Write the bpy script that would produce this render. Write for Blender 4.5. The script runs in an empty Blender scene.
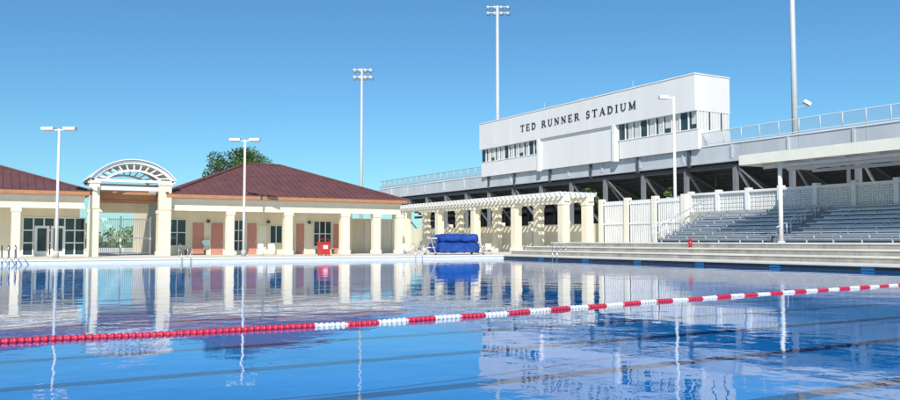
import bpy, math, random
from mathutils import Vector, Matrix
random.seed(7)
S=bpy.context.scene
S.view_settings.view_transform='Standard'; S.view_settings.look='None'; S.view_settings.exposure=0
YAW=29.9
sY,cY=math.sin(math.radians(YAW)),math.cos(math.radians(YAW))
def ray(x):
    t=(x-450)/800.0
    return (sY+cY*t, cY-sY*t)
def atv(x,v):
    a,b=ray(x); d=v/b; return a*d
def atu(x,u):
    a,b=ray(x); d=u/a; return b*d

# ---------------- materials ----------------
def mat(name,col,rough=0.7,var=0.12,scale=1.5,bump=0.0,bscale=20,metal=0.0,spec=0.5,col2=None,streak=False):
    m=bpy.data.materials.new(name); m.use_nodes=True
    nt=m.node_tree; N=nt.nodes; L=nt.links
    p=N['Principled BSDF']; p.inputs['Roughness'].default_value=rough; p.inputs['Metallic'].default_value=metal
    p.inputs['Specular IOR Level'].default_value=spec
    tc=N.new('ShaderNodeTexCoord')
    mp=N.new('ShaderNodeMapping'); L.new(tc.outputs['Object'],mp.inputs['Vector'])
    if streak: mp.inputs['Scale'].default_value=(1,1,0.15)
    n=N.new('ShaderNodeTexNoise'); n.inputs['Scale'].default_value=scale; n.inputs['Detail'].default_value=6; n.inputs['Roughness'].default_value=0.65
    L.new(mp.outputs[0],n.inputs['Vector'])
    r=N.new('ShaderNodeValToRGB')
    c1=[c*(1-var) for c in col]; c2=[min(1,c*(1+var)) for c in (col2 or col)]
    r.color_ramp.elements[0].position=0.3; r.color_ramp.elements[1].position=0.7
    r.color_ramp.elements[0].color=(*c1,1); r.color_ramp.elements[1].color=(*c2,1)
    L.new(n.outputs['Fac'],r.inputs['Fac']); L.new(r.outputs['Color'],p.inputs['Base Color'])
    if bump>0:
        n2=N.new('ShaderNodeTexNoise'); n2.inputs['Scale'].default_value=bscale; n2.inputs['Detail'].default_value=4
        L.new(tc.outputs['Object'],n2.inputs['Vector'])
        b=N.new('ShaderNodeBump'); b.inputs['Strength'].default_value=bump; b.inputs['Distance'].default_value=0.02
        L.new(n2.outputs['Fac'],b.inputs['Height']); L.new(b.outputs['Normal'],p.inputs['Normal'])
    return m
CREAM=mat('cream_stucco',(0.82,0.74,0.56),0.85,0.08,0.8,0.3,30,streak=True)
CREAM2=mat('cream_trim',(0.84,0.79,0.65),0.8,0.05,1.0,0.2,30)
WHITE=mat('white_paint',(0.82,0.82,0.80),0.5,0.06,0.7)
PANEL=mat('white_panel',(0.78,0.77,0.77),0.6,0.06,0.35,streak=True)
ORANGE=mat('terracotta_trim',(0.46,0.21,0.10),0.6,0.12)
ROOF=mat('maroon_metal_roof',(0.155,0.066,0.062),0.5,0.22,0.9)
DOOR=mat('salmon_door',(0.56,0.25,0.19),0.5,0.06)
GLASS=mat('dark_glass',(0.03,0.06,0.07),0.06,0.3,0.7)
CONC=mat('concrete',(0.50,0.48,0.45),0.9,0.2,0.6,0.4,15)
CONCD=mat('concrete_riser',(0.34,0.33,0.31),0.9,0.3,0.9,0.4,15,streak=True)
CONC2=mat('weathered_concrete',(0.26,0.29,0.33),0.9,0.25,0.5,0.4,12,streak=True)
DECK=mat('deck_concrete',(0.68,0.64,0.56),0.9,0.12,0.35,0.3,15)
GREY=mat('grey_wall',(0.50,0.53,0.57),0.8,0.12,0.4,streak=True)
ALU=mat('aluminium',(0.62,0.67,0.74),0.38,0.08,2,metal=0.5)
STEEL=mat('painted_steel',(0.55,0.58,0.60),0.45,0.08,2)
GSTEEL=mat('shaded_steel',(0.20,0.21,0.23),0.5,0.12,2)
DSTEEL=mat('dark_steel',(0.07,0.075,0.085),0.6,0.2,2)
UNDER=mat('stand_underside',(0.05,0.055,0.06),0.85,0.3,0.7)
BLUE=mat('blue_cover',(0.012,0.06,0.30),0.5,0.45,2.0,0.6,5)
RED=mat('red_plastic',(0.50,0.03,0.03),0.4,0.08)
ROPER=mat('rope_red',(0.60,0.03,0.07),0.35,0.15,8)
ROPEW=mat('rope_white',(0.78,0.77,0.74),0.35,0.08,8)
TILE=mat('overhang_shade_tile',(0.03,0.035,0.045),0.25,0.3,3)  # shade under the right coping's overhang, put into the gutter tile colour
TILEW=mat('white_tile',(0.72,0.74,0.74),0.25,0.06,3)
CHROME=mat('stainless',(0.75,0.75,0.75),0.18,0.03,2,metal=1.0)
INK=mat('letter_metal',(0.02,0.02,0.03),0.5,0.1)
BARK=mat('bark',(0.12,0.08,0.05),0.9,0.3,4)
LEAF=mat('leaves',(0.07,0.13,0.025),0.6,0.45,0.7,col2=(0.12,0.20,0.05))
LEAFD=mat('leaves_dark',(0.035,0.08,0.018),0.6,0.4,0.8)
GRASS=mat('grass',(0.06,0.10,0.03),0.95,0.3,0.3)
POOLF=mat('pool_plaster',(0.008,0.30,0.62),0.9,0.14,0.25,spec=0.0)
LINE=mat('lane_line_tile',(0.002,0.04,0.15),0.9,0.1,spec=0.0)
BLIND=mat('window_blind',(0.62,0.62,0.60),0.8,0.05,1)
LENS=mat('lamp_lens',(0.6,0.6,0.58),0.2,0.05)
MARK=mat('marker_blue',(0.03,0.22,0.42),.4)

# ---------------- mesh builder ----------------
class MB:
    def __init__(s): s.v=[]; s.f=[]; s.m=[]; s.mats=[]; s.sm=[]
    def mi(s,m):
        if m not in s.mats: s.mats.append(m)
        return s.mats.index(m)
    def quad(s,pts,m,smooth=False):
        k=len(s.v); s.v+= [tuple(p) for p in pts]; s.f.append(tuple(range(k,k+len(pts)))); s.m.append(s.mi(m)); s.sm.append(smooth)
    def box(s,x0,x1,y0,y1,z0,z1,m):
        if x0>x1:x0,x1=x1,x0
        if y0>y1:y0,y1=y1,y0
        k=len(s.v)
        s.v+=[(x0,y0,z0),(x1,y0,z0),(x1,y1,z0),(x0,y1,z0),(x0,y0,z1),(x1,y0,z1),(x1,y1,z1),(x0,y1,z1)]
        for f in [(0,3,2,1),(4,5,6,7),(0,1,5,4),(1,2,6,5),(2,3,7,6),(3,0,4,7)]:
            s.f.append(tuple(k+i for i in f)); s.m.append(s.mi(m)); s.sm.append(False)
    def beam(s,p,q,w,h,m,up=(0,0,1)):
        p=Vector(p);q=Vector(q);d=(q-p).normalized();up=Vector(up)
        if abs(d.dot(up))>0.99: up=Vector((1,0,0))
        a=d.cross(up).normalized()*w/2; b=a.cross(d).normalized()*h/2
        k=len(s.v)
        for c in (p,q):
            for sa,sb in ((-1,-1),(1,-1),(1,1),(-1,1)): s.v.append(tuple(c+a*sa+b*sb))
        for f in [(0,1,2,3),(7,6,5,4),(0,4,5,1),(1,5,6,2),(2,6,7,3),(3,7,4,0)]:
            s.f.append(tuple(k+i for i in f)); s.m.append(s.mi(m)); s.sm.append(False)
    def cyl(s,p,q,r0,r1,m,n=10,cap=True):
        p=Vector(p);q=Vector(q);d=(q-p).normalized();up=Vector((0,0,1))
        if abs(d.z)>0.99: up=Vector((1,0,0))
        a=d.cross(up).normalized(); b=a.cross(d).normalized()
        k=len(s.v)
        for c,r in ((p,r0),(q,r1)):
            for i in range(n):
                t=2*math.pi*i/n; s.v.append(tuple(c+a*r*math.cos(t)+b*r*math.sin(t)))
        for i in range(n):
            j=(i+1)%n; s.f.append((k+i,k+j,k+n+j,k+n+i)); s.m.append(s.mi(m)); s.sm.append(True)
        if cap:
            s.f.append(tuple(k+i for i in reversed(range(n)))); s.m.append(s.mi(m)); s.sm.append(False)
            s.f.append(tuple(k+n+i for i in range(n))); s.m.append(s.mi(m)); s.sm.append(False)
    def tube(s,pts,r,m,n=8):
        for a,b in zip(pts[:-1],pts[1:]): s.cyl(a,b,r,r,m,n)
    def obj(s,name,parent=None,bevel=0):
        me=bpy.data.meshes.new(name); me.from_pydata(s.v,[],s.f)
        for m in s.mats: me.materials.append(m)
        me.polygons.foreach_set('material_index',s.m); me.polygons.foreach_set('use_smooth',s.sm)
        me.update()
        o=bpy.data.objects.new(name,me); S.collection.objects.link(o)
        if parent: o.parent=parent
        if bevel:
            b=o.modifiers.new('bevel','BEVEL'); b.width=bevel; b.segments=2; b.limit_method='ANGLE'
        return o
def empty(name):
    e=bpy.data.objects.new(name,None); S.collection.objects.link(e); return e

# ---------------- ground, pool ----------------
PU0,PU1,PV0,PV1=-16.0,38.2,2.0,57.3
DZ=0.30
def ring(mb,x0,x1,y0,y1,hx0,hx1,hy0,hy1,z,m):
    for (a,b,c,d) in ((x0,x1,y0,hy0),(x0,x1,hy1,y1),(x0,hx0,hy0,hy1),(hx1,x1,hy0,hy1)):
        mb.quad([(a,c,z),(b,c,z),(b,d,z),(a,d,z)],m)
g=MB(); ring(g,-1500,1500,-1500,1500,PU0-.5,PU1+.5,PV0-.5,PV1+.5,DZ-0.02,GRASS); g.obj('ground')
g=MB(); ring(g,-45,100,-25,150,PU0-.45,PU1+.45,PV0-.45,PV1+.45,DZ-0.004,DECK)
g.obj('pool_deck')
pool=empty('swimming_pool')
FZ=-1.5
g=MB()
g.quad([(PU0,PV0,FZ),(PU1,PV0,FZ),(PU1,PV1,FZ),(PU0,PV1,FZ)],POOLF)
g.quad([(PU0,PV1,FZ),(PU1,PV1,FZ),(PU1,PV1,0),(PU0,PV1,0)],POOLF)
g.quad([(PU1,PV0,FZ),(PU1,PV1,FZ),(PU1,PV1,0),(PU1,PV0,0)],POOLF)
g.quad([(PU0,PV0,FZ),(PU0,PV1,FZ),(PU0,PV1,0),(PU0,PV0,0)],POOLF)
g.quad([(PU0,PV0,FZ),(PU1,PV0,FZ),(PU1,PV0,0),(PU0,PV0,0)],POOLF)
g.obj('basin',pool)
g=MB()
v=6.0
while v<56:
    g.box(PU0+2,PU1-2,v-.24,v+.24,FZ+.004,FZ+.008,LINE)
    g.box(PU1-2,PU1-1.7,v-.6,v+.6,FZ+.004,FZ+.009,LINE)
    v+=4.2
g.obj('lane_lines',pool)
g=MB()
g.box(PU0-.5,PU1+.5,PV1,PV1+.5,0.20,DZ+.012,CREAM2)
g.box(PU1,PU1+.5,PV0,PV1-.003,0.20,DZ+.012,DECK)
g.box(PU0-.5,PU0,PV0,PV1-.003,0.20,DZ+.012,CREAM2)
g.box(PU0-.5,PU1+.5,PV0-.5,PV0-.003,0.20,DZ+.012,CREAM2)
g.obj('coping',pool,0.02)
g=MB()
g.box(PU0-.5,PU1+.1,PV1+.04,PV1+.45,-.3,.2,TILEW)
g.box(PU1+.12,PU1+.45,PV0,PV1+.03,-.3,.2,TILE)
g.box(PU0-.45,PU0-.04,PV0,PV1,-.3,.2,TILEW)
g.box(PU0,PU1,PV0-.45,PV0-.04,-.3,.2,TILEW)
vv=8.0
while vv<56:
    g.box(PU1+.09,PU1+.118,vv-.35,vv+.35,.03,.19,MARK)
    vv+=2.75*2
g.obj('gutter_tile',pool)
# water
W=bpy.data.materials.new('water'); W.use_nodes=True
nt=W.node_tree;N=nt.nodes;L=nt.links
N.clear()
out=N.new('ShaderNodeOutputMaterial'); mix=N.new('ShaderNodeMixShader'); fr=N.new('ShaderNodeFresnel'); fr.inputs['IOR'].default_value=1.33
geo=N.new('ShaderNodeNewGeometry'); mr=N.new('ShaderNodeMapRange')   # same water index from both sides of the surface
mr.inputs['To Min'].default_value=1.33; mr.inputs['To Max'].default_value=1/1.33
L.new(geo.outputs['Backfacing'],mr.inputs['Value']); L.new(mr.outputs[0],fr.inputs['IOR'])
tr=N.new('ShaderNodeBsdfTransparent'); tr.inputs['Color'].default_value=(0.08,0.76,0.91,1)
gl=N.new('ShaderNodeBsdfGlossy'); gl.inputs['Roughness'].default_value=0.012; gl.inputs['Color'].default_value=(1,1,1,1)
tc=N.new('ShaderNodeTexCoord')
n1=N.new('ShaderNodeTexNoise'); n1.inputs['Scale'].default_value=0.5; n1.inputs['Detail'].default_value=2
n2=N.new('ShaderNodeTexNoise'); n2.inputs['Scale'].default_value=2.6; n2.inputs['Detail'].default_value=3
L.new(tc.outputs['Object'],n1.inputs['Vector']);L.new(tc.outputs['Object'],n2.inputs['Vector'])
ma=N.new('ShaderNodeMath'); ma.operation='MULTIPLY_ADD'; ma.inputs[1].default_value=0.20
L.new(n2.outputs['Fac'],ma.inputs[0]); L.new(n1.outputs['Fac'],ma.inputs[2])
bp=N.new('ShaderNodeBump'); bp.inputs['Strength'].default_value=1.0; bp.inputs['Distance'].default_value=0.014
L.new(ma.outputs[0],bp.inputs['Height'])
L.new(bp.outputs['Normal'],fr.inputs['Normal']);L.new(bp.outputs['Normal'],gl.inputs['Normal'])
L.new(fr.outputs[0],mix.inputs[0]);L.new(tr.outputs[0],mix.inputs[1]);L.new(gl.outputs[0],mix.inputs[2]);L.new(mix.outputs[0],out.inputs[0])
g=MB(); g.quad([(PU0-.2,PV0-.2,0),(PU1+.3,PV0-.2,0),(PU1+.3,PV1+.2,0),(PU0-.2,PV1+.2,0)],W); g.obj('pool_water')

# ---------------- lane rope ----------------
ctrl=[(-16,14.6),(-8,14.1),(0.12,13.6),(6.6,13.45),(13.9,14.55),(20,15.3),(26.9,16),(38.2,17)]
def rope_v(u):
    for i in range(len(ctrl)-1):
        if ctrl[i][0]<=u<=ctrl[i+1][0]:
            p0=ctrl[max(i-1,0)];p1=ctrl[i];p2=ctrl[i+1];p3=ctrl[min(i+2,len(ctrl)-1)]
            t=(u-p1[0])/(p2[0]-p1[0]); h=p2[0]-p1[0]
            m1=(p2[1]-p0[1])/(p2[0]-p0[0]); m2=(p3[1]-p1[1])/(p3[0]-p1[0])
            return (2*t**3-3*t*t+1)*p1[1]+(t**3-2*t*t+t)*h*m1+(-2*t**3+3*t*t)*p2[1]+(t**3-t*t)*h*m2
    return ctrl[-1][1]
g=MB()
u=-15.6;i=0
def ropez(u): return 0.012+0.008*math.sin(u*1.9)
while u<38:
    vq=rope_v(u); vn=rope_v(u+.1)
    d=Vector((.1,vn-vq,0)).normalized()
    c=Vector((u,vq,ropez(u)))
    d=(d+Vector((0,random.uniform(-.08,.08),random.uniform(-.08,.08)))).normalized()
    if u<4.9:
        m=ROPER
    else:
        k=int((u-4.9)/0.62); m=ROPEW if k%2==0 else ROPER
    g.cyl(c-d*.028,c+d*.028,.055,.055,m,12)
    g.cyl(c+d*.028,c+d*.075,.036,.036,m,8,False)
    u+=.103;i+=1
g.obj('lane_rope')

# ---------------- pool houses ----------------
def hip_roof(mb,x0,x1,y0,y1,z0,z1,inset):
    ym=(y0+y1)/2
    A=(x0,y0,z0);B=(x1,y0,z0);C=(x1,y1,z0);D=(x0,y1,z0);E=(x0+inset,ym,z1);F=(x1-inset,ym,z1)
    mb.quad([A,B,F,E],ROOF);mb.quad([B,C,F],ROOF);mb.quad([C,D,E,F],ROOF);mb.quad([D,A,E],ROOF);mb.quad([A,D,C,B],CREAM2)
    hd=ym-y0
    x=x0+.3
    while x<x1-.2:
        s=min(1,(x-x0)/inset,(x1-x)/inset)
        mb.beam((x,y0,z0+.03),(x,y0+hd*s,z0+(z1-z0)*s+.03),.05,.07,ROOF)
        mb.beam((x,y1,z0+.03),(x,y1-hd*s,z0+(z1-z0)*s+.03),.05,.07,ROOF)
        x+=.55
    y=y0+.3
    while y<y1-.2:
        s=min(1,(y-y0)/hd,(y1-y)/hd)
        mb.beam((x1,y,z0+.03),(x1-inset*s,y,z0+(z1-z0)*s+.03),.05,.07,ROOF)
        mb.beam((x0,y,z0+.03),(x0+inset*s,y,z0+(z1-z0)*s+.03),.05,.07,ROOF)
        y+=.55
    for p,q in ((A,E),(B,F),(C,F),(D,E),(E,F)):
        mb.beam((p[0],p[1],p[2]+.06),(q[0],q[1],q[2]+.06),.22,.12,ROOF)
def window(mb,x0,x1,y,z0,z1,nx,nz,fr=.07):
    mb.box(x0,x1,y-.03,y-.004,z0,z1,GLASS)
    for i in range(nx+1):
        x=x0+(x1-x0)*i/nx; mb.box(x-fr/2,x+fr/2,y-.10,y-.033,z0,z1,WHITE)
    for i in range(nz+1):
        z=z0+(z1-z0)*i/nz; mb.box(x0-fr/2,x1+fr/2,y-.085,y-.035,z-fr/2,z+fr/2,WHITE)
def door(mb,x0,x1,y,z1,m):
    mb.box(x0-.1,x1+.1,y-.07,y-.004,DZ,z1+.1,CREAM2)
    mb.box(x0,x1,y-.10,y-.073,DZ+.02,z1,m)
    mb.box(x1-.18,x1-.12,y-.16,y-.103,DZ+1.0,DZ+1.2,CHROME)
    mb.box(x0+.2,x1-.2,y-.125,y-.102,DZ+1.5,z1-.25,m)
FV=68.0; WV=71.2
def house(x0,x1,y1,ridge,inset,cols,entry,rx0,rx1):
    e=empty('pool_house')
    w=MB()
    w.box(x0,x1,WV,y1,DZ,5.05,CREAM)
    w.box(x0,x1,FV+.7,WV-.002,4.6,5.0,CREAM2)
    w.obj('walls',e)
    t=MB()
    t.box(rx0+.5,rx1-.5,FV,FV+.65,4.0,5.02,CREAM)
    t.box(rx0+.45,rx1-.45,FV-.06,FV-.003,4.0,4.16,CREAM2)
    t.box(rx0+.45,rx1-.45,FV-.08,FV-.003,4.82,5.02,CREAM2)
    t.obj('entablature',e)
    c=MB()
    for (a,b) in cols:
        c.box(a,b,FV+.02,FV+.02+(b-a)*.9,DZ,3.997,CREAM)
        c.box(a-.07,b+.07,FV-.05,FV+.06+(b-a)*.9,DZ,DZ+.35,CREAM2)
        c.box(a-.06,b+.06,FV-.04,FV+.05+(b-a)*.9,3.7,3.99,CREAM2)
    c.obj('columns',e,.02)
    r=MB()
    hip_roof(r,rx0,rx1,FV-.6,y1+.6,5.32,ridge,inset)
    r.obj('roof',e)
    f=MB()
    f.box(rx0+.02,rx1-.02,FV-.58,y1+.58,5.03,5.315,ORANGE)
    f.obj('fascia',e)
    k=MB(); entry(k); k.obj('windows_and_doors',e)
    return e
def colx(a,b,v=FV): return (atv(a,v),atv(b,v))
def entry1(k):
    a,b=atv(23,WV),atv(85,WV)
    window(k,a,b,WV,DZ+.05,3.35,6,3,.10)
    window(k,-9,-4,WV,DZ+1,3.35,4,2)
    m=(a+b)/2-.3
    k.box(m-1.1,m-.05,WV-.14,WV-.103,DZ+.02,2.7,WHITE); k.box(m+.05,m+1.1,WV-.14,WV-.103,DZ+.02,2.7,WHITE)
    k.box(m-.9,m-.25,WV-.16,WV-.142,DZ+.4,2.5,GLASS); k.box(m+.25,m+.9,WV-.16,WV-.142,DZ+.4,2.5,GLASS)
house(-16,6.3,84,8.3,8.6,[(-14.5,-13.8),(-7.2,-6.5),colx(11.5,20.5),colx(88,98)],entry1,-16.6,atv(88,FV)+.2)
def entry2(k):
    window(k,atv(168,WV),atv(186,WV),WV,1.1,3.35,2,2)
    for a,b in ((192.5,204),(211,223),(247,256.5),(296,304),(333,341.5)):
        door(k,atv(a,WV),atv(b,WV),WV,3.1,DOOR)
    window(k,atv(234,WV),atv(243,WV),WV,.6,3.35,2,3)
    window(k,atv(313.5,WV),atv(331,WV),WV,1.0,3.35,3,2)
    window(k,atv(270,WV),atv(282,WV),WV,1.3,2.9,2,1)
    door(k,atv(259,WV),atv(265,WV),WV,2.8,CREAM2)
    for a in (208,268,309):
        x=atv(a,WV); k.box(x-.12,x+.12,WV-.25,WV-.004,3.1,3.35,DSTEEL)
    x=atv(227,WV); k.box(x-.4,x+.2,WV-.06,WV-.004,1.6,2.5,WHITE)
    for a,b in ((206,209),(287,292)):
        x=atv(a,WV); k.box(x-.3,x+.3,WV-.35,WV-.004,1.1,1.6,CHROME)
xr=atv(405,FV)
xw=atv(350,WV)+.2
house(12.6,xw,86.5,9.0,9.3,[colx(158,169.5),colx(227,234.5),colx(285,293),colx(342,350),colx(374,381),colx(397,403)],entry2,12.3,xr)
g=MB()
g.box(xw+.003,36.5,WV+1.6,WV+1.85,DZ,3.55,CREAM)
g.box(xw+.003,36.55,WV+1.55,WV+1.9,3.553,3.7,CREAM2)
for xx in (xw+2,xw+5,36.0): g.box(xx,xx+.5,WV+1.5,WV+1.597,DZ,3.55,CREAM2)
g.obj('garden_wall')

# ---------------- entrance arch ----------------
e=empty('entrance_arch')
a0,a1=atv(89,FV),atv(173.5,FV); xc=(a0+a1)/2; hw=(a1-a0)/2
rise=1.55; R=(hw*hw+rise*rise)/(2*rise); zc=6.35+rise-R; th0=math.asin(hw/R)
def arcpt(t,r,v): return (xc+r*math.sin(t),v,zc+r*math.cos(t))
g=MB(); n=22
zb=6.15
for v0 in (FV-.5,FV+5):
    for i in range(n):
        t1=-th0+2*th0*i/n; t2=-th0+2*th0*(i+1)/n
        g.quad([arcpt(t1,R,v0),arcpt(t2,R,v0),arcpt(t2,R-.26,v0),arcpt(t1,R-.26,v0)],WHITE)
        g.quad([arcpt(t1,R-.26,v0),arcpt(t2,R-.26,v0),arcpt(t2,R-.26,v0+.35),arcpt(t1,R-.26,v0+.35)],WHITE)
        g.quad([arcpt(t1,R,v0),arcpt(t2,R,v0),arcpt(t2,R,v0+.35),arcpt(t1,R,v0+.35)],WHITE)
        g.quad([arcpt(t1,R,v0+.35),arcpt(t2,R,v0+.35),arcpt(t2,R-.26,v0+.35),arcpt(t1,R-.26,v0+.35)],WHITE)
    g.box(a0,a1,v0,v0+.3,zb,zb+.2,WHITE)
    def inner(t):
        p=arcpt(t,R-.15,v0+.15); return p,(xc+(p[0]-xc)*.66,v0+.15,zb+.15+(p[2]-zb)*.5)
    for i in range(-5,6):
        p,q=inner(th0*i/5.6)
        g.beam(q,p,.10,.10,WHITE)
    pts=[(xc-hw*.66,v0+.15,zb+.1)]+[inner(th0*i/5.6)[1] for i in range(-5,6)]+[(xc+hw*.66,v0+.15,zb+.1)]
    for p,q in zip(pts[:-1],pts[1:]): g.beam(p,q,.15,.15,WHITE)
g.obj('arch_truss',e)
g=MB()
for v1 in [FV+.3+i*.9 for i in range(6)]:
    for i in range(n):
        t1=-th0+2*th0*i/n; t2=-th0+2*th0*(i+1)/n
        g.beam(arcpt(t1,R-.06,v1),arcpt(t2,R-.06,v1),.1,.1,WHITE)
for i in range(n):
    t1=-th0+2*th0*i/n; t2=-th0+2*th0*(i+1)/n
    g.quad([arcpt(t1,R+.03,FV-.7),arcpt(t2,R+.03,FV-.7),arcpt(t2,R+.03,FV+6),arcpt(t1,R+.03,FV+6)],WHITE)
    g.quad([arcpt(t1,R+.10,FV-.7),arcpt(t2,R+.10,FV-.7),arcpt(t2,R+.10,FV+6),arcpt(t1,R+.10,FV+6)],WHITE)
    g.quad([arcpt(t1,R+.10,FV-.7),arcpt(t2,R+.10,FV-.7),arcpt(t2,R+.03,FV-.7),arcpt(t1,R+.03,FV-.7)],WHITE)
g.obj('vault_roof',e)
g=MB()
b0=atv(98.5,FV);b1=atv(157.5,FV)
for s0,s1 in ((atv(88,FV),b0),(b1,atv(170,FV))):
    g.box(s0,s1,FV-.55,FV-.003,4.0,6.13,CREAM)
    g.box(s0-.08,s1+.08,FV-.62,FV+.02,6.0,6.14,CREAM2)
    g.box(s0+.01,s1-.01,FV-.5,FV-.05,DZ,4.0,CREAM)
g.box(b0,b1,FV-.4,FV+.1,5.5,5.8,WHITE)
g.box(b0,b1,FV+.9,FV+1.2,4.9,5.45,ORANGE)
g.box(b0-.1,b1+.1,FV+5,FV+5.4,3.9,6.1,CREAM)
for i in range(6): g.box(b0-.1,b1+.1,FV+1.5+i*.6,FV+1.65+i*.6,4.7,4.9,ORANGE)
g.obj('piers',e,.015)
g=MB()
gx0,gx1=b0-.05,b1+.3
for zz in (DZ+.15,3.3,1.7): g.box(gx0,gx1,FV+5.1,FV+5.16,zz,zz+.07,WHITE)
x=gx0
while x<gx1: g.box(x,x+.035,FV+5.11,FV+5.15,DZ+.1,3.45,WHITE); x+=.16
for x in (gx0,(gx0+gx1)/2,gx1): g.box(x-.06,x+.06,FV+5.05,FV+5.2,DZ,3.6,WHITE)
g.obj('gate',e)

# ---------------- pergola ----------------
e=empty('pergola')
g=MB(); pv=[58.9,66.6,74.4,82.5,91]
for i,v0 in enumerate(pv):
    for u0 in (46.0,48.8):
        g.box(u0-.40,u0+.40,v0-.40,v0+.40,DZ,5.15,CREAM)
        g.box(u0-.48,u0+.48,v0-.48,v0+.48,DZ,DZ+.5,CREAM2)
        g.box(u0-.46,u0+.46,v0-.46,v0+.46,4.85,5.16,CREAM2)
g.obj('columns',e,.02)
g=MB()
for u0 in (45.7,48.5): g.box(u0,u0+.6,58.3,92.5,5.17,5.66,CREAM2)
v0=58.5
while v0<92.4:
    g.box(45.0,49.6,v0,v0+.16,5.67,5.95,WHITE); v0+=.75
for i in range(8): g.box(45.1+i*.6,45.2+i*.6,58.2,92.7,5.96,6.03,WHITE)
g.obj('beams',e)
g=MB()
g.box(51.2,51.5,58.7,100,DZ,3.2,CREAM)
v0=59
while v0<100: g.box(51.05,51.65,v0,v0+.6,DZ,3.6,CREAM2); v0+=6
g.obj('boundary_wall',None,.02)
g=MB()
g.box(50.0,50.16,48.2,58.2,1.0,1.2,WHITE);g.box(50.0,50.16,48.2,58.2,4.8,4.95,WHITE);g.box(50.0,50.16,48.2,58.2,3.0,3.12,WHITE)
v0=48.3
while v0<58.1: g.box(50.03,50.13,v0,v0+.11,DZ,5.15,WHITE); v0+=.25
for v0 in (47.9,51.3,54.8,58.3): g.box(49.85,50.35,v0-.25,v0+.25,DZ,5.4,CREAM2)
g.obj('picket_fence')

# ---------------- concrete steps, bleachers ----------------
g=MB()
for u0,z1,vl in ((41.2,.66,60.5),(42.6,1.02,60.2),(44.0,1.38,58.2)):
    v0=4.0
    while v0<vl:
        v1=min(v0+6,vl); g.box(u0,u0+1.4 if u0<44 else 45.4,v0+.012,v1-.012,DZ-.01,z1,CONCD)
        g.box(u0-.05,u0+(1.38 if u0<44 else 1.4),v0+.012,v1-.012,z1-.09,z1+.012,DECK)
        v0=v1
g.obj('concrete_steps')
e=empty('bleachers')
g=MB(); pl=MB()
NR=8
aisles=[(12,13.4),(24,25.4),(35.0,36.4)]
for i in range(NR):
    u0=45.42+i*.76; z=1.40+i*.30
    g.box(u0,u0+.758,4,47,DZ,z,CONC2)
    segs=[(4.2,12),(13.4,24),(25.4,35.0),(36.4,46.8)]
    for a,b in segs:
        pl.box(u0+.28,u0+.58,a,b,z+.36,z+.41,ALU)
        pl.box(u0+.70,u0+.73,a,b,z+.12,z+.28,ALU)
        q=a+.4
        while q<b: pl.box(u0+.38,u0+.46,q,q+.06,z+.001,z+.36,STEEL); q+=1.9
g.obj('terraces',e); pl.obj('bench_planks',e)
g=MB()
for (a,b) in aisles:
    m=(a+b)/2
    for i in range(0,NR,2):
        u0=45.8+i*.76; z=1.4+i*.3
        g.tube([(u0,m,z),(u0,m,z+1.0),(u0+1.1,m,z+1.4),(u0+1.1,m,z+.4)],.03,ALU)
v0=46.95
g.tube([(45.5,v0,1.4),(45.5,v0,2.5),(51.3,v0,4.8)],.035,ALU)
for i in range(1,8): g.tube([(45.5+i*.76,v0,1.4+i*.3),(45.5+i*.76,v0,2.5+i*.3)],.025,ALU)
g.tube([(45.5,v0,1.95),(51.3,v0,4.3)],.02,ALU)
g.obj('handrails',e)
g=MB()
bu=51.9
g.box(bu-.12,bu+.32,4,49,DZ,3.95,CONC)
g.box(bu-.15,bu+.35,4,49,5.35,5.52,WHITE)
q=4.0
while q<49.1:
    g.box(bu-.16,bu+.36,q-.18,q+.18,3.952,5.7,WHITE)
    for r in range(4):
        z0=3.96+r*.35
        for k in range(7):
            y0=q+.2+k*.372
            if y0+.36>q+2.8: continue
            g.box(bu,bu+.2,y0,y0+.07,z0,z0+.34,WHITE)
            g.box(bu,bu+.2,y0+.072,y0+.37,z0+.28,z0+.345,WHITE)
            g.box(bu+.03,bu+.17,y0+.18,y0+.25,z0,z0+.275,WHITE)
            g.box(bu+.05,bu+.15,y0+.075,y0+.178,z0+.1,z0+.16,WHITE); g.box(bu+.05,bu+.15,y0+.252,y0+.36,z0+.1,z0+.16,WHITE)
    q+=3.0
g.obj('breeze_block_wall')

# ---------------- shade canopy ----------------
e=empty('shade_canopy')
g=MB()
g.box(44.4,52.6,8,37.3,7.02,7.12,CREAM2)
g.box(44.3,44.45,8,37.4,6.66,7.34,CREAM2)
g.box(44.46,52.5,37.3,37.42,6.66,7.34,CREAM2)
g.obj('roof',e)
g=MB()
y=9
while y<37.3:
    g.box(44.47,52.5,y,y+.15,6.72,7.01,STEEL); y+=2.2
for u0 in (46.5,49,51.8): g.box(u0,u0+.14,8,37.2,6.5,6.715,STEEL)
g.obj('rafters',e)
g=MB()
for y in (atu(781,45.0),24.0,13.0):
    g.cyl((45.0,y,1.38),(45.0,y,7.0),.14,.14,WHITE,12)
    g.cyl((45.0,y,1.38),(45.0,y,1.48),.22,.22,WHITE,12)
    g.cyl((52.3,y,.3),(52.3,y,7.0),.12,.12,WHITE,12)
g.obj('posts',e)

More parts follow.
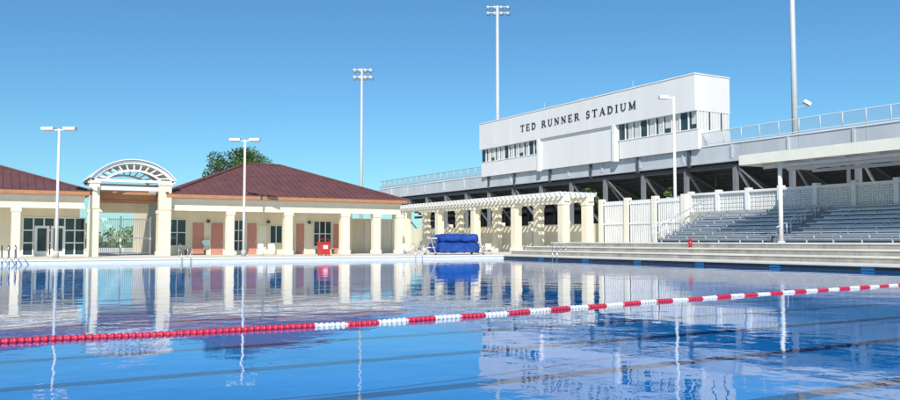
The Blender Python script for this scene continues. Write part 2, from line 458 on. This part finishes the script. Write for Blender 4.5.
# ---------------- grandstand ----------------
e=empty('football_grandstand')
GU=62.0; V0,V1=8.0,134.0
g=MB()
y=V0
while y<V1-.1:
    y2=min(y+6.3,V1)
    g.box(GU,GU+.22,y+.02,y2-.02,9.45,10.9,GREY)
    g.box(GU-.12,GU-.003,y+.9,y+1.15,9.5,10.85,GREY)
    y=y2
g.box(GU-.08,GU+.3,V0,V1,10.9,11.02,PANEL)
g.box(GU-.1,GU+.5,V0,V1,9.2,9.447,GREY)
g.obj('parapet',e)
g=MB()
y=V0
while y<V1+.1:
    g.cyl((GU+.1,y,11),(GU+.1,y,12.4),.05,.05,STEEL,6); y+=2.1
for z in (11.2,12.35): g.cyl((GU+.1,V0,z),(GU+.1,V1,z),.045,.045,STEEL,6)
g.obj('railing',e)
g=MB()
y=V0
while y<V1-1.4:
    g.beam((GU+.1,y,11.02),(GU+.1,y+1.33,12.35),.013,.013,ALU); g.beam((GU+.1,y+1.33,11.02),(GU+.1,y,12.35),.013,.013,ALU); y+=.17
g.obj('chain_link',e)
g=MB()
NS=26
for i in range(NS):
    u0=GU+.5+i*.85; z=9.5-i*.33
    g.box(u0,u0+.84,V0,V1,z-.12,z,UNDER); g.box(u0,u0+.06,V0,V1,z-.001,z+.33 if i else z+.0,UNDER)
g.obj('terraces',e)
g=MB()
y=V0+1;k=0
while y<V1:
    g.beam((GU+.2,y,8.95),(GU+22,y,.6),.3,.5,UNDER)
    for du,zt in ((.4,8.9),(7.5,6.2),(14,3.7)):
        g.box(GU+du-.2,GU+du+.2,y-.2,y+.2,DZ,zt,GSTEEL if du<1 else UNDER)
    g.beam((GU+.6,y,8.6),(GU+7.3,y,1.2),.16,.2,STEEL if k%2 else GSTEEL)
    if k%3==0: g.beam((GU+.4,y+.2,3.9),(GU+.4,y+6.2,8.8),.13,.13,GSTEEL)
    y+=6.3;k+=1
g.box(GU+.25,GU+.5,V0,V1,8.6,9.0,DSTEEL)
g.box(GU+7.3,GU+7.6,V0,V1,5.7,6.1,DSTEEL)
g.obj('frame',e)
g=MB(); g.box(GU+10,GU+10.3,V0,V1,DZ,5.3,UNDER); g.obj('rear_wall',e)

# ---------------- press box ----------------
e=empty('press_box')
PA,PB=57.0,98.0; PD=4.7; PU=61.6
ft,fb,wb,bb=18.35,14.65,12.75,10.75
cA,cB=atu(617,PU),atu(541,PU)
g=MB()
seg=[PA,PA+8.2,PA+16.4,PA+24.6,PA+32.8,PB]
for a,b in zip(seg[:-1],seg[1:]): g.box(PU-.35,PU+.2,a+.012,b-.012,fb,ft,PANEL)
g.box(PU+.2,PU+PD,PA+.012,PA+.4,fb,ft,PANEL)
g.box(PU+.2,PU+PD,PB-.4,PB-.012,fb,ft,PANEL)
g.box(PU+.201,PU+PD,PA+.401,PB-.401,ft-.5,ft-.2,PANEL)
g.box(PU-.42,PU+PD+.05,PA-.05,PB+.05,ft+.001,ft+.12,WHITE)
g.box(PU+PD-.3,PU+PD-.001,PA+.401,PB-.401,fb,ft-.5,PANEL)
g.obj('fascia',e,.01)
g=MB()
g.box(PU,PU+.2,PA,cA-.5,bb,wb,PANEL); g.box(PU,PU+.2,cB+.5,PB,bb,wb,PANEL)
g.box(PU-.1,PU+.2,cA,cB,bb-.1,fb-.01,PANEL)
for c in (cA,cB): g.box(PU-.45,PU+.2,c-.25,c+.25,bb-.25,fb-.003,WHITE)
g.box(PU+.201,PU+PD,PA,PA+.2,bb,wb,PANEL); g.box(PU+.201,PU+PD,PB-.2,PB,bb,wb,PANEL)
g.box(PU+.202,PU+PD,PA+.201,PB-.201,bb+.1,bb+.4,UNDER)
g.box(PU+PD-.2,PU+PD-.01,PA+.201,PB-.201,bb+.4,fb,PANEL)
g.box(PU-.06,PU+.22,PA-.04,cA-.5,wb,wb+.1,WHITE);g.box(PU-.06,PU+.22,cB+.5,PB+.04,wb,wb+.1,WHITE)
g.obj('lower_walls',e,.01)
g=MB()
for a,b in ((PA+.1,cA-.3),(cB+.3,PB-.1)):
    g.box(PU+.1,PU+.12,a,b,wb+.1,fb-.003,GLASS)
    y=a;k=0
    while y<=b+.01:
        g.box(PU-.02,PU+.09,y-.06,y+.06,wb+.1,fb-.003,WHITE)
        if k%5!=1 and y+1.3<b: g.box(PU+.085,PU+.098,y+.1,y+(.95 if k%2 else .8),wb+(.1 if k%3 else .6),fb-.02,BLIND)
        y+=1.17;k+=1
g.box(PU+.25,PU+PD-.2,PA+.1,PA+.12,wb,fb-.003,GLASS)
for i in range(11):
    x=PU+.2+i*(PD-.4)/10; g.box(x-.05,x+.05,PA,PA+.098,wb,fb-.003,WHITE)
    if i<10 and i%4!=3: g.box(x+.06,x+.36,PA+.07,PA+.095,wb,fb-.05,BLIND)
g.obj('windows',e)
g=MB()
for y in (PA+1.5,PA+9,PA+17,PA+25,PA+33,PB-1.5):
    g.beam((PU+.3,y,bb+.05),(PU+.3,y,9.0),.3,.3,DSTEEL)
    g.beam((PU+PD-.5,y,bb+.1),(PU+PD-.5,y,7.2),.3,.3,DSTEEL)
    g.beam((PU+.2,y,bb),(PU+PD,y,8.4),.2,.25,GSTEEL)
g.obj('supports',e)
g=MB()
yk=atu(577,PU); g.box(PU+1,PU+1.8,yk,yk+1,ft+.12,ft+.6,GREY)
g.box(PU+2,PU+3,PA+3,PA+4.4,ft+.12,ft+.75,GREY)
for y in (PA+12,PA+29): g.cyl((PU+2.5,y,ft+.12),(PU+2.5,y,ft+1.7),.03,.02,STEEL,6)
g.obj('roof_units',e)
TK,TN,SF=.20,.085,.06
def serif(x,y,w=.36): return (x-w/2,y,x+w/2,y,SF)
def arc(cx,cy,rx,ry,a0,a1,w,n=8):
    r=[]
    for i in range(n):
        t1=math.radians(a0+(a1-a0)*i/n);t2=math.radians(a0+(a1-a0)*(i+1)/n)
        r.append((cx+rx*math.cos(t1),cy+ry*math.sin(t1),cx+rx*math.cos(t2),cy+ry*math.sin(t2),w))
    return r
G={
'T':(.8,[(.4,0,.4,1,TK),(0,.97,.8,.97,TN),(.03,.97,.03,.76,SF),(.77,.97,.77,.76,SF),serif(.4,.02)]),
'E':(.72,[(.14,0,.14,1,TK),(0,.97,.66,.97,TN),(0,.03,.7,.03,TN),(.14,.5,.52,.5,TN),(.65,.97,.65,.78,SF),(.69,.03,.69,.24,SF),(.52,.4,.52,.6,SF)]),
'D':(.82,[(.14,0,.14,1,TK),(0,.03,.35,.03,TN),(0,.97,.35,.97,TN)]+arc(.33,.5,.42,.46,-90,90,.16)),
'R':(.82,[(.14,0,.14,1,TK),(0,.97,.4,.97,TN),(.14,.5,.4,.5,TN),serif(.14,.02),(.4,.5,.76,.02,.17),serif(.78,.02,.2)]+arc(.38,.735,.25,.235,-90,90,.14)),
'U':(.84,[(.14,.35,.14,1,TK),(.72,.35,.72,1,TN),serif(.14,.97),serif(.72,.97,.28)]+arc(.43,.35,.29,.31,180,360,.13)),
'N':(.86,[(.14,0,.14,1,TN),(.74,0,.74,1,TN),(.12,.97,.76,.05,TK),serif(.14,.02,.3),serif(.74,.97,.3),(0,.97,.2,.97,SF)]),
'S':(.62,arc(.31,.74,.22,.23,20,270,.14)+arc(.31,.27,.23,.24,90,-160,.15)+[(.53,.72,.53,.96,SF),(.08,.04,.08,.28,SF)]),
'A':(.86,[(.1,0,.43,1,TN),(.43,1,.76,0,TK),(.2,.34,.66,.34,TN),serif(.1,.02,.26),serif(.77,.02,.3)]),
'I':(.36,[(.18,0,.18,1,TK),serif(.18,.02),serif(.18,.97)]),
'M':(1.0,[(.14,0,.14,1,TN),(.86,0,.86,1,TK),(.12,.98,.5,.08,TK),(.5,.08,.86,.98,TN),serif(.14,.02,.28),serif(.86,.02,.34),(0,.97,.2,.97,SF),(.8,.97,1,.97,SF)]),
}
txt="TED RUNNER STADIUM"
gap=.42; sp=.8
tw=sum((G[c][0]+gap) if c!=' ' else sp for c in txt)-gap
vs,ve=atu(521,PU-.37),atu(637,PU-.37)
H=.86; sx=(vs-ve)/tw
g=MB(); cx=0; zb=16.05
for c in txt:
    if c==' ': cx+=sp; continue
    w,st=G[c]
    for k,(x0,y0,x1,y1,wd) in enumerate(st):
        p=Vector((PU-.385-.0015*k,vs-(cx+x0)*sx,zb+y0*H)); q=Vector((PU-.385-.0015*k,vs-(cx+x1)*sx,zb+y1*H))
        g.beam(p,q,wd*.85,.06,INK,up=(1,0,0))
    cx+=w+gap
g.obj('sign_letters',e)

# ---------------- lamps ----------------
def street_lamp(x,v,ztop,zb=DZ):
    u=atv(x,v); g=MB()
    g.cyl((u,v,zb),(u,v,zb+.5),.2,.17,CONC,12)
    g.cyl((u,v,zb+.5),(u,v,ztop),.12,.075,WHITE,12)
    rx,ry=cY,-sY
    g.cyl((u-rx*.5,v-ry*.5,ztop-.1),(u+rx*.5,v+ry*.5,ztop-.1),.05,.05,WHITE,8)
    for s in (-1,1):
        c=Vector((u+rx*s*.78,v+ry*s*.78,ztop))
        g.beam(c-Vector((rx,ry,0))*.42,c+Vector((rx,ry,0))*.42,.5,.2,WHITE)
        g.beam(c-Vector((rx,ry,0))*.36-Vector((0,0,.12)),c+Vector((rx,ry,0))*.36-Vector((0,0,.12)),.42,.04,LENS)
    g.obj('street_lamp')
street_lamp(57,63.5,9.55); street_lamp(244,63.5,9.6)
u0=51.2; v0=atu(675.5,u0); g=MB()
g.cyl((u0,v0,DZ),(u0,v0,14.0),.16,.10,WHITE,12)
g.beam((u0,v0,13.9),(u0-.6,v0+.35,13.95),.09,.09,WHITE)
g.beam((u0-.45,v0+.26,13.97),(u0-1.1,v0+.64,13.97),.5,.28,WHITE)
g.beam((u0-.48,v0+.28,13.80),(u0-1.05,v0+.61,13.80),.42,.05,LENS)
g.obj('street_lamp')
def stadium_pole(x,d,ztop,r,rows,w,zb=DZ):
    a,b=ray(x); u,v=a*d,b*d; g=MB()
    g.cyl((u,v,zb),(u,v,ztop),r,r*.55,STEEL,14)
    g.cyl((u,v,zb),(u,v,zb+1),r*1.5,r*1.5,CONC,14)
    R3=Vector((cY,-sY,0)); F3=Vector((sY,cY,0))
    for j in range(rows):
        z=ztop-.2-j*1.0; c=Vector((u,v,z))
        g.beam(c-R3*w/2,c+R3*w/2,.12,.12,STEEL)
        k=4
        for i in range(k):
            p=c+R3*(w*(i/(k-1)-.5))
            dd=(F3*(.6)+R3*(.35)+Vector((0,0,-.45))).normalized()
            g.cyl(p+Vector((0,0,.1)),p+Vector((0,0,.1))+dd*.5,.16,.36,STEEL,10)
            g.cyl(p+Vector((0,0,.1))+dd*.5,p+Vector((0,0,.1))+dd*.53,.34,.34,LENS,10)
    g.obj('stadium_light_pole'); return u,v
stadium_pole(361,110,25.4,.24,2,2.2)
stadium_pole(498,128,39.6,.38,2,3.2)
u,v=stadium_pole(797,86,40,.38,3,3.5)
g=MB()
a,b=ray(797); c=Vector((a*86,b*86,15.9)); R3=Vector((cY,-sY,0))
g.tube([c,c+R3*1.0+Vector((0,0,.1)),c+R3*1.35+Vector((0,0,.4))],.06,STEEL)
g.beam(c+R3*1.0+Vector((0,0,.75)),c+R3*1.7+Vector((0,0,.35)),.5,.35,WHITE)
g.obj('floodlight')

# ---------------- deck furniture ----------------
e=empty('pool_cover_reel')
vr=61.2
g=MB(); x0,x1=atv(431,vr),atv(477,vr)
def roll(mb,xa,xb,y,z,r):
    n=20;segs=16
    k=len(mb.v)
    for i in range(segs+1):
        x=xa+(xb-xa)*i/segs; rr=r*(1+random.uniform(-.08,.08)); sag=random.uniform(-.04,.03)
        for j in range(n):
            t=2*math.pi*j/n; q=rr*(1+.05*math.sin(3*t+i*1.3)+.03*math.sin(7*t-i)); mb.v.append((x,y+q*math.cos(t),z+sag+q*math.sin(t)))
    for i in range(segs):
        for j in range(n):
            a=k+i*n+j;b=k+i*n+(j+1)%n; mb.f.append((a,b,b+n,a+n)); mb.m.append(mb.mi(BLUE)); mb.sm.append(True)
    for s in (0,segs): mb.f.append(tuple(k+s*n+j for j in range(n))); mb.m.append(mb.mi(BLUE)); mb.sm.append(False)
roll(g,x0+.1,x1-.3,vr-.5,DZ+.62,.44); roll(g,x0+.25,x1-.15,vr+.5,DZ+.62,.44); roll(g,x0+.55,x1-.1,vr,DZ+1.42,.40)
for s in range(10):
    xx=x0+.3+s*.36
    g.quad([(xx,vr-.9,DZ+.75),(xx+.36,vr-.9,DZ+.75),(xx+.36,vr-1.0+.05*(s%2),DZ+.22),(xx,vr-1.0+.05*((s+1)%2),DZ+.22)],BLUE)
g.obj('rolled_covers',e)
g=MB()
for x in (x0-.05,x1+.05):
    for y in (vr-1,vr+1): g.cyl((x,y,DZ),(x,y,DZ+.14),.1,.1,DSTEEL,10)
    g.beam((x,vr-1.1,DZ+.17),(x,vr+1.1,DZ+.17),.08,.08,ALU)
    g.beam((x,vr-.9,DZ+.17),(x,vr,DZ+1.5),.06,.06,ALU); g.beam((x,vr+.9,DZ+.17),(x,vr,DZ+1.5),.06,.06,ALU)
for y,z in ((vr-.5,.62),(vr+.5,.62),(vr,1.42)): g.cyl((x0-.15,y,DZ+z),(x1+.15,y,DZ+z),.05,.05,ALU,8)
t=[(x1+.1+.35*math.cos(i*math.pi/8),vr,DZ+1.2+.35*math.sin(i*math.pi/8)) for i in range(17)]
g.tube(t,.02,ALU)
g.obj('frame',e)
vb=62.5; ub=atv(324,vb); g=MB()
g.box(ub-.42,ub+.42,vb-.4,vb+.4,DZ+.08,DZ+1.02,RED)
g.box(ub-.46,ub+.46,vb-.44,vb+.44,DZ+1.022,DZ+1.12,RED)
g.box(ub-.2,ub+.2,vb-.425,vb-.403,DZ+.55,DZ+.85,WHITE)
for sx_ in (-.33,.33):
    for sy_ in (-.3,.3): g.cyl((ub+sx_,vb+sy_,DZ),(ub+sx_,vb+sy_,DZ+.08),.05,.05,DSTEEL,8)
g.tube([(ub-.44,vb,DZ+1.12),(ub-.44,vb,DZ+1.35),(ub+.44,vb,DZ+1.35),(ub+.44,vb,DZ+1.12)],.025,RED)
g.obj('waste_bin',None,.02)
def ladder(u,v,du,dv):
    g=MB(); px_,py_=-dv,du
    for s in (-.3,.3):
        c=Vector((u+px_*s,v+py_*s,0)); d=Vector((du,dv,0))
        pts=[c+d*.75+Vector((0,0,DZ)),c+d*.72+Vector((0,0,DZ+.75))]
        for i in range(7):
            t=math.pi*i/6; pts.append(c+d*(.27+.42*math.cos(t))+Vector((0,0,DZ+.75+.25*math.sin(t))))
        pts.append(c-d*.15+Vector((0,0,-.9))); g.tube(pts,.022,CHROME)
    for z in (-.1,-.4,-.7): g.beam((u-du*.15-px_*.3,v-dv*.15-py_*.3,z),(u-du*.15+px_*.3,v-dv*.15+py_*.3,z),.12,.04,CHROME)
    g.obj('pool_ladder')
for x in (186,418): ladder(atv(x,PV1),PV1,0,1)
ladder(PU1,atu(556,PU1),1,0)
g=MB()
for k in range(3):
    xx=atv(3+k*7,55.5)
    g.tube([(xx,58,DZ),(xx,57.9,DZ+.95),(xx,56.2,DZ+.85),(xx,54.8,.25),(xx,54.8,-.8)],.035,CHROME)
    g.tube([(xx,57.9,DZ+.5),(xx,55.6,.3)],.025,CHROME)
g.obj('handrail')
def chair(u,v,rot):
    g=MB()
    M=Matrix.Translation((u,v,DZ))@Matrix.Rotation(rot,4,'Z')
    def P(x,y,z): return tuple(M@Vector((x,y,z)))
    for a in ((-.25,-.25),(.25,-.25)): g.tube([P(a[0],a[1],0),P(a[0],a[1],.65)],.025,WHITE)
    for a in ((-.25,.25),(.25,.25)): g.tube([P(a[0],a[1],0),P(a[0],a[1]+.1,.95)],.025,WHITE)
    for s in (-.25,.25): g.tube([P(s,-.27,.65),P(s,.3,.67)],.03,WHITE)
    g.beam(P(0,-.28,.43),P(0,.27,.42),.5,.04,WHITE)
    for i in range(5):
        g.beam(P(-.2+i*.1,.27,.45),P(-.2+i*.1,.35,.95),.06,.02,WHITE)
    g.beam(P(-.26,.35,.93),P(.26,.35,.93),.03,.06,WHITE)
    g.obj('plastic_chair')
chair(atv(482,62),62,.3); chair(atv(489,61.5),61.5,-.4); chair(atv(262,66),66,.1); chair(atv(272,66),66,-.2); chair(atv(404,66),66,-.2)
def bench(u,v):
    g=MB()
    for s in (-.8,.8): g.box(u+s-.05,u+s+.05,v-.2,v+.2,DZ,DZ+.42,DSTEEL)
    for i in range(4): g.box(u-1,u+1,v-.22+i*.12,v-.13+i*.12,DZ+.42,DZ+.46,BARK)
    g.obj('bench')
bench(atv(196,70.5),70.5); bench(atv(325,70.5),70.5)
hu=43.3;hv=atu(690,hu);hz=1.032
g=MB()
g.cyl((hu,hv,hz),(hu,hv,hz+.06),.17,.17,RED,12);g.cyl((hu,hv,hz+.06),(hu,hv,hz+.5),.11,.11,RED,12)
g.cyl((hu,hv,hz+.5),(hu,hv,hz+.54),.15,.15,RED,12);g.cyl((hu,hv,hz+.54),(hu,hv,hz+.68),.12,.04,RED,12)
g.cyl((hu,hv-.2,hz+.38),(hu,hv+.2,hz+.38),.05,.05,RED,8);g.cyl((hu-.2,hv,hz+.36),(hu,hv,hz+.36),.07,.07,RED,8)
g.obj('fire_hydrant')

# ---------------- trees ----------------
def leafcloud(mb,c,r,n,size,m):
    for _ in range(n):
        while True:
            p=Vector((random.uniform(-1,1),random.uniform(-1,1),random.uniform(-1,1)))
            if .35<p.length<1: break
        p=Vector(c)+Vector((p.x*r,p.y*r,p.z*r*.8))
        a=Vector((random.gauss(0,1),random.gauss(0,1),random.gauss(0,1))).normalized()
        b=a.orthogonal().normalized(); c2=a.cross(b)
        s=size*random.uniform(.6,1.3)
        mb.quad([p-b*s,p-c2*s*.5,p+b*s,p+c2*s*.5],m)
def tree(u,v,h,rad,n=26,base=DZ,dens=190,name='tree'):
    g=MB(); top=h*.55
    g.cyl((u,v,base),(u+.2,v,base+top),rad*.09,rad*.05,BARK,10)
    for i in range(n):
        t=random.uniform(0,2*math.pi); rr=rad*math.sqrt(random.random())*.85; zz=base+h*random.uniform(.5,.93)-rr*.25
        p=(u+rr*math.cos(t),v+rr*math.sin(t),zz)
        g.cyl((u+.1,v,base+top*random.uniform(.6,1)),p,rad*.025,.02,BARK,5)
        leafcloud(g,p,rad*random.uniform(.2,.34),dens,.16,LEAF if random.random()<.6 else LEAFD)
    g.obj(name)
a,b=ray(235); tree(a*104,b*104,14.0,5.2,74)
a,b=ray(172); tree(a*112,b*112,9.6,3.4,24)
a,b=ray(592); tree(a*79,b*79,6.9,1.1,10,dens=120)
a,b=ray(672); tree(a*80,b*80,7.0,1.2,8,dens=120)
a,b=ray(160); tree(a*100,b*100,6.5,2.6,16)
g=MB()
for i in range(260):
    u=random.uniform(-160,45); v=random.uniform(165,200)
    leafcloud(g,(u,v,random.uniform(.5,4.2)),random.uniform(1.5,3),34,.55,LEAFD if random.random()<.5 else LEAF)
g.obj('distant_trees')

# ---------------- camera & light ----------------
cam=bpy.data.cameras.new('camera'); co=bpy.data.objects.new('camera',cam); S.collection.objects.link(co)
co.location=(0,0,1.5); co.rotation_euler=(math.radians(90+2.93),0,math.radians(-YAW))
cam.sensor_width=36; cam.lens=32; cam.clip_end=4000; cam.clip_start=.1; S.camera=co
el=40; sd=Vector((-0.55,-0.835,0)).normalized()
D=Vector((sd.x*math.cos(math.radians(el)),sd.y*math.cos(math.radians(el)),math.sin(math.radians(el))))
sl=bpy.data.lights.new('sun','SUN'); sl.energy=5.0; sl.angle=math.radians(.5); sl.color=(1,.94,.84)
so=bpy.data.objects.new('sun',sl); S.collection.objects.link(so); so.rotation_euler=D.to_track_quat('Z','Y').to_euler()
w=bpy.data.worlds.new('World'); S.world=w; w.use_nodes=True
nt=w.node_tree; sk=nt.nodes.new('ShaderNodeTexSky'); sk.sky_type='NISHITA'; sk.sun_disc=False
sk.sun_elevation=math.radians(el); sk.sun_rotation=math.atan2(sd.x,sd.y); sk.air_density=1.0; sk.dust_density=0.3; sk.ozone_density=1.8
bg=nt.nodes['Background']; bg.inputs['Strength'].default_value=.105
mx=nt.nodes.new('ShaderNodeMix'); mx.data_type='RGBA'; mx.blend_type='MULTIPLY'; mx.inputs[0].default_value=1.0
mx.inputs[7].default_value=(0.52,0.93,1.16,1)
nt.links.new(sk.outputs[0],mx.inputs[6]); nt.links.new(mx.outputs[2],bg.inputs[0])
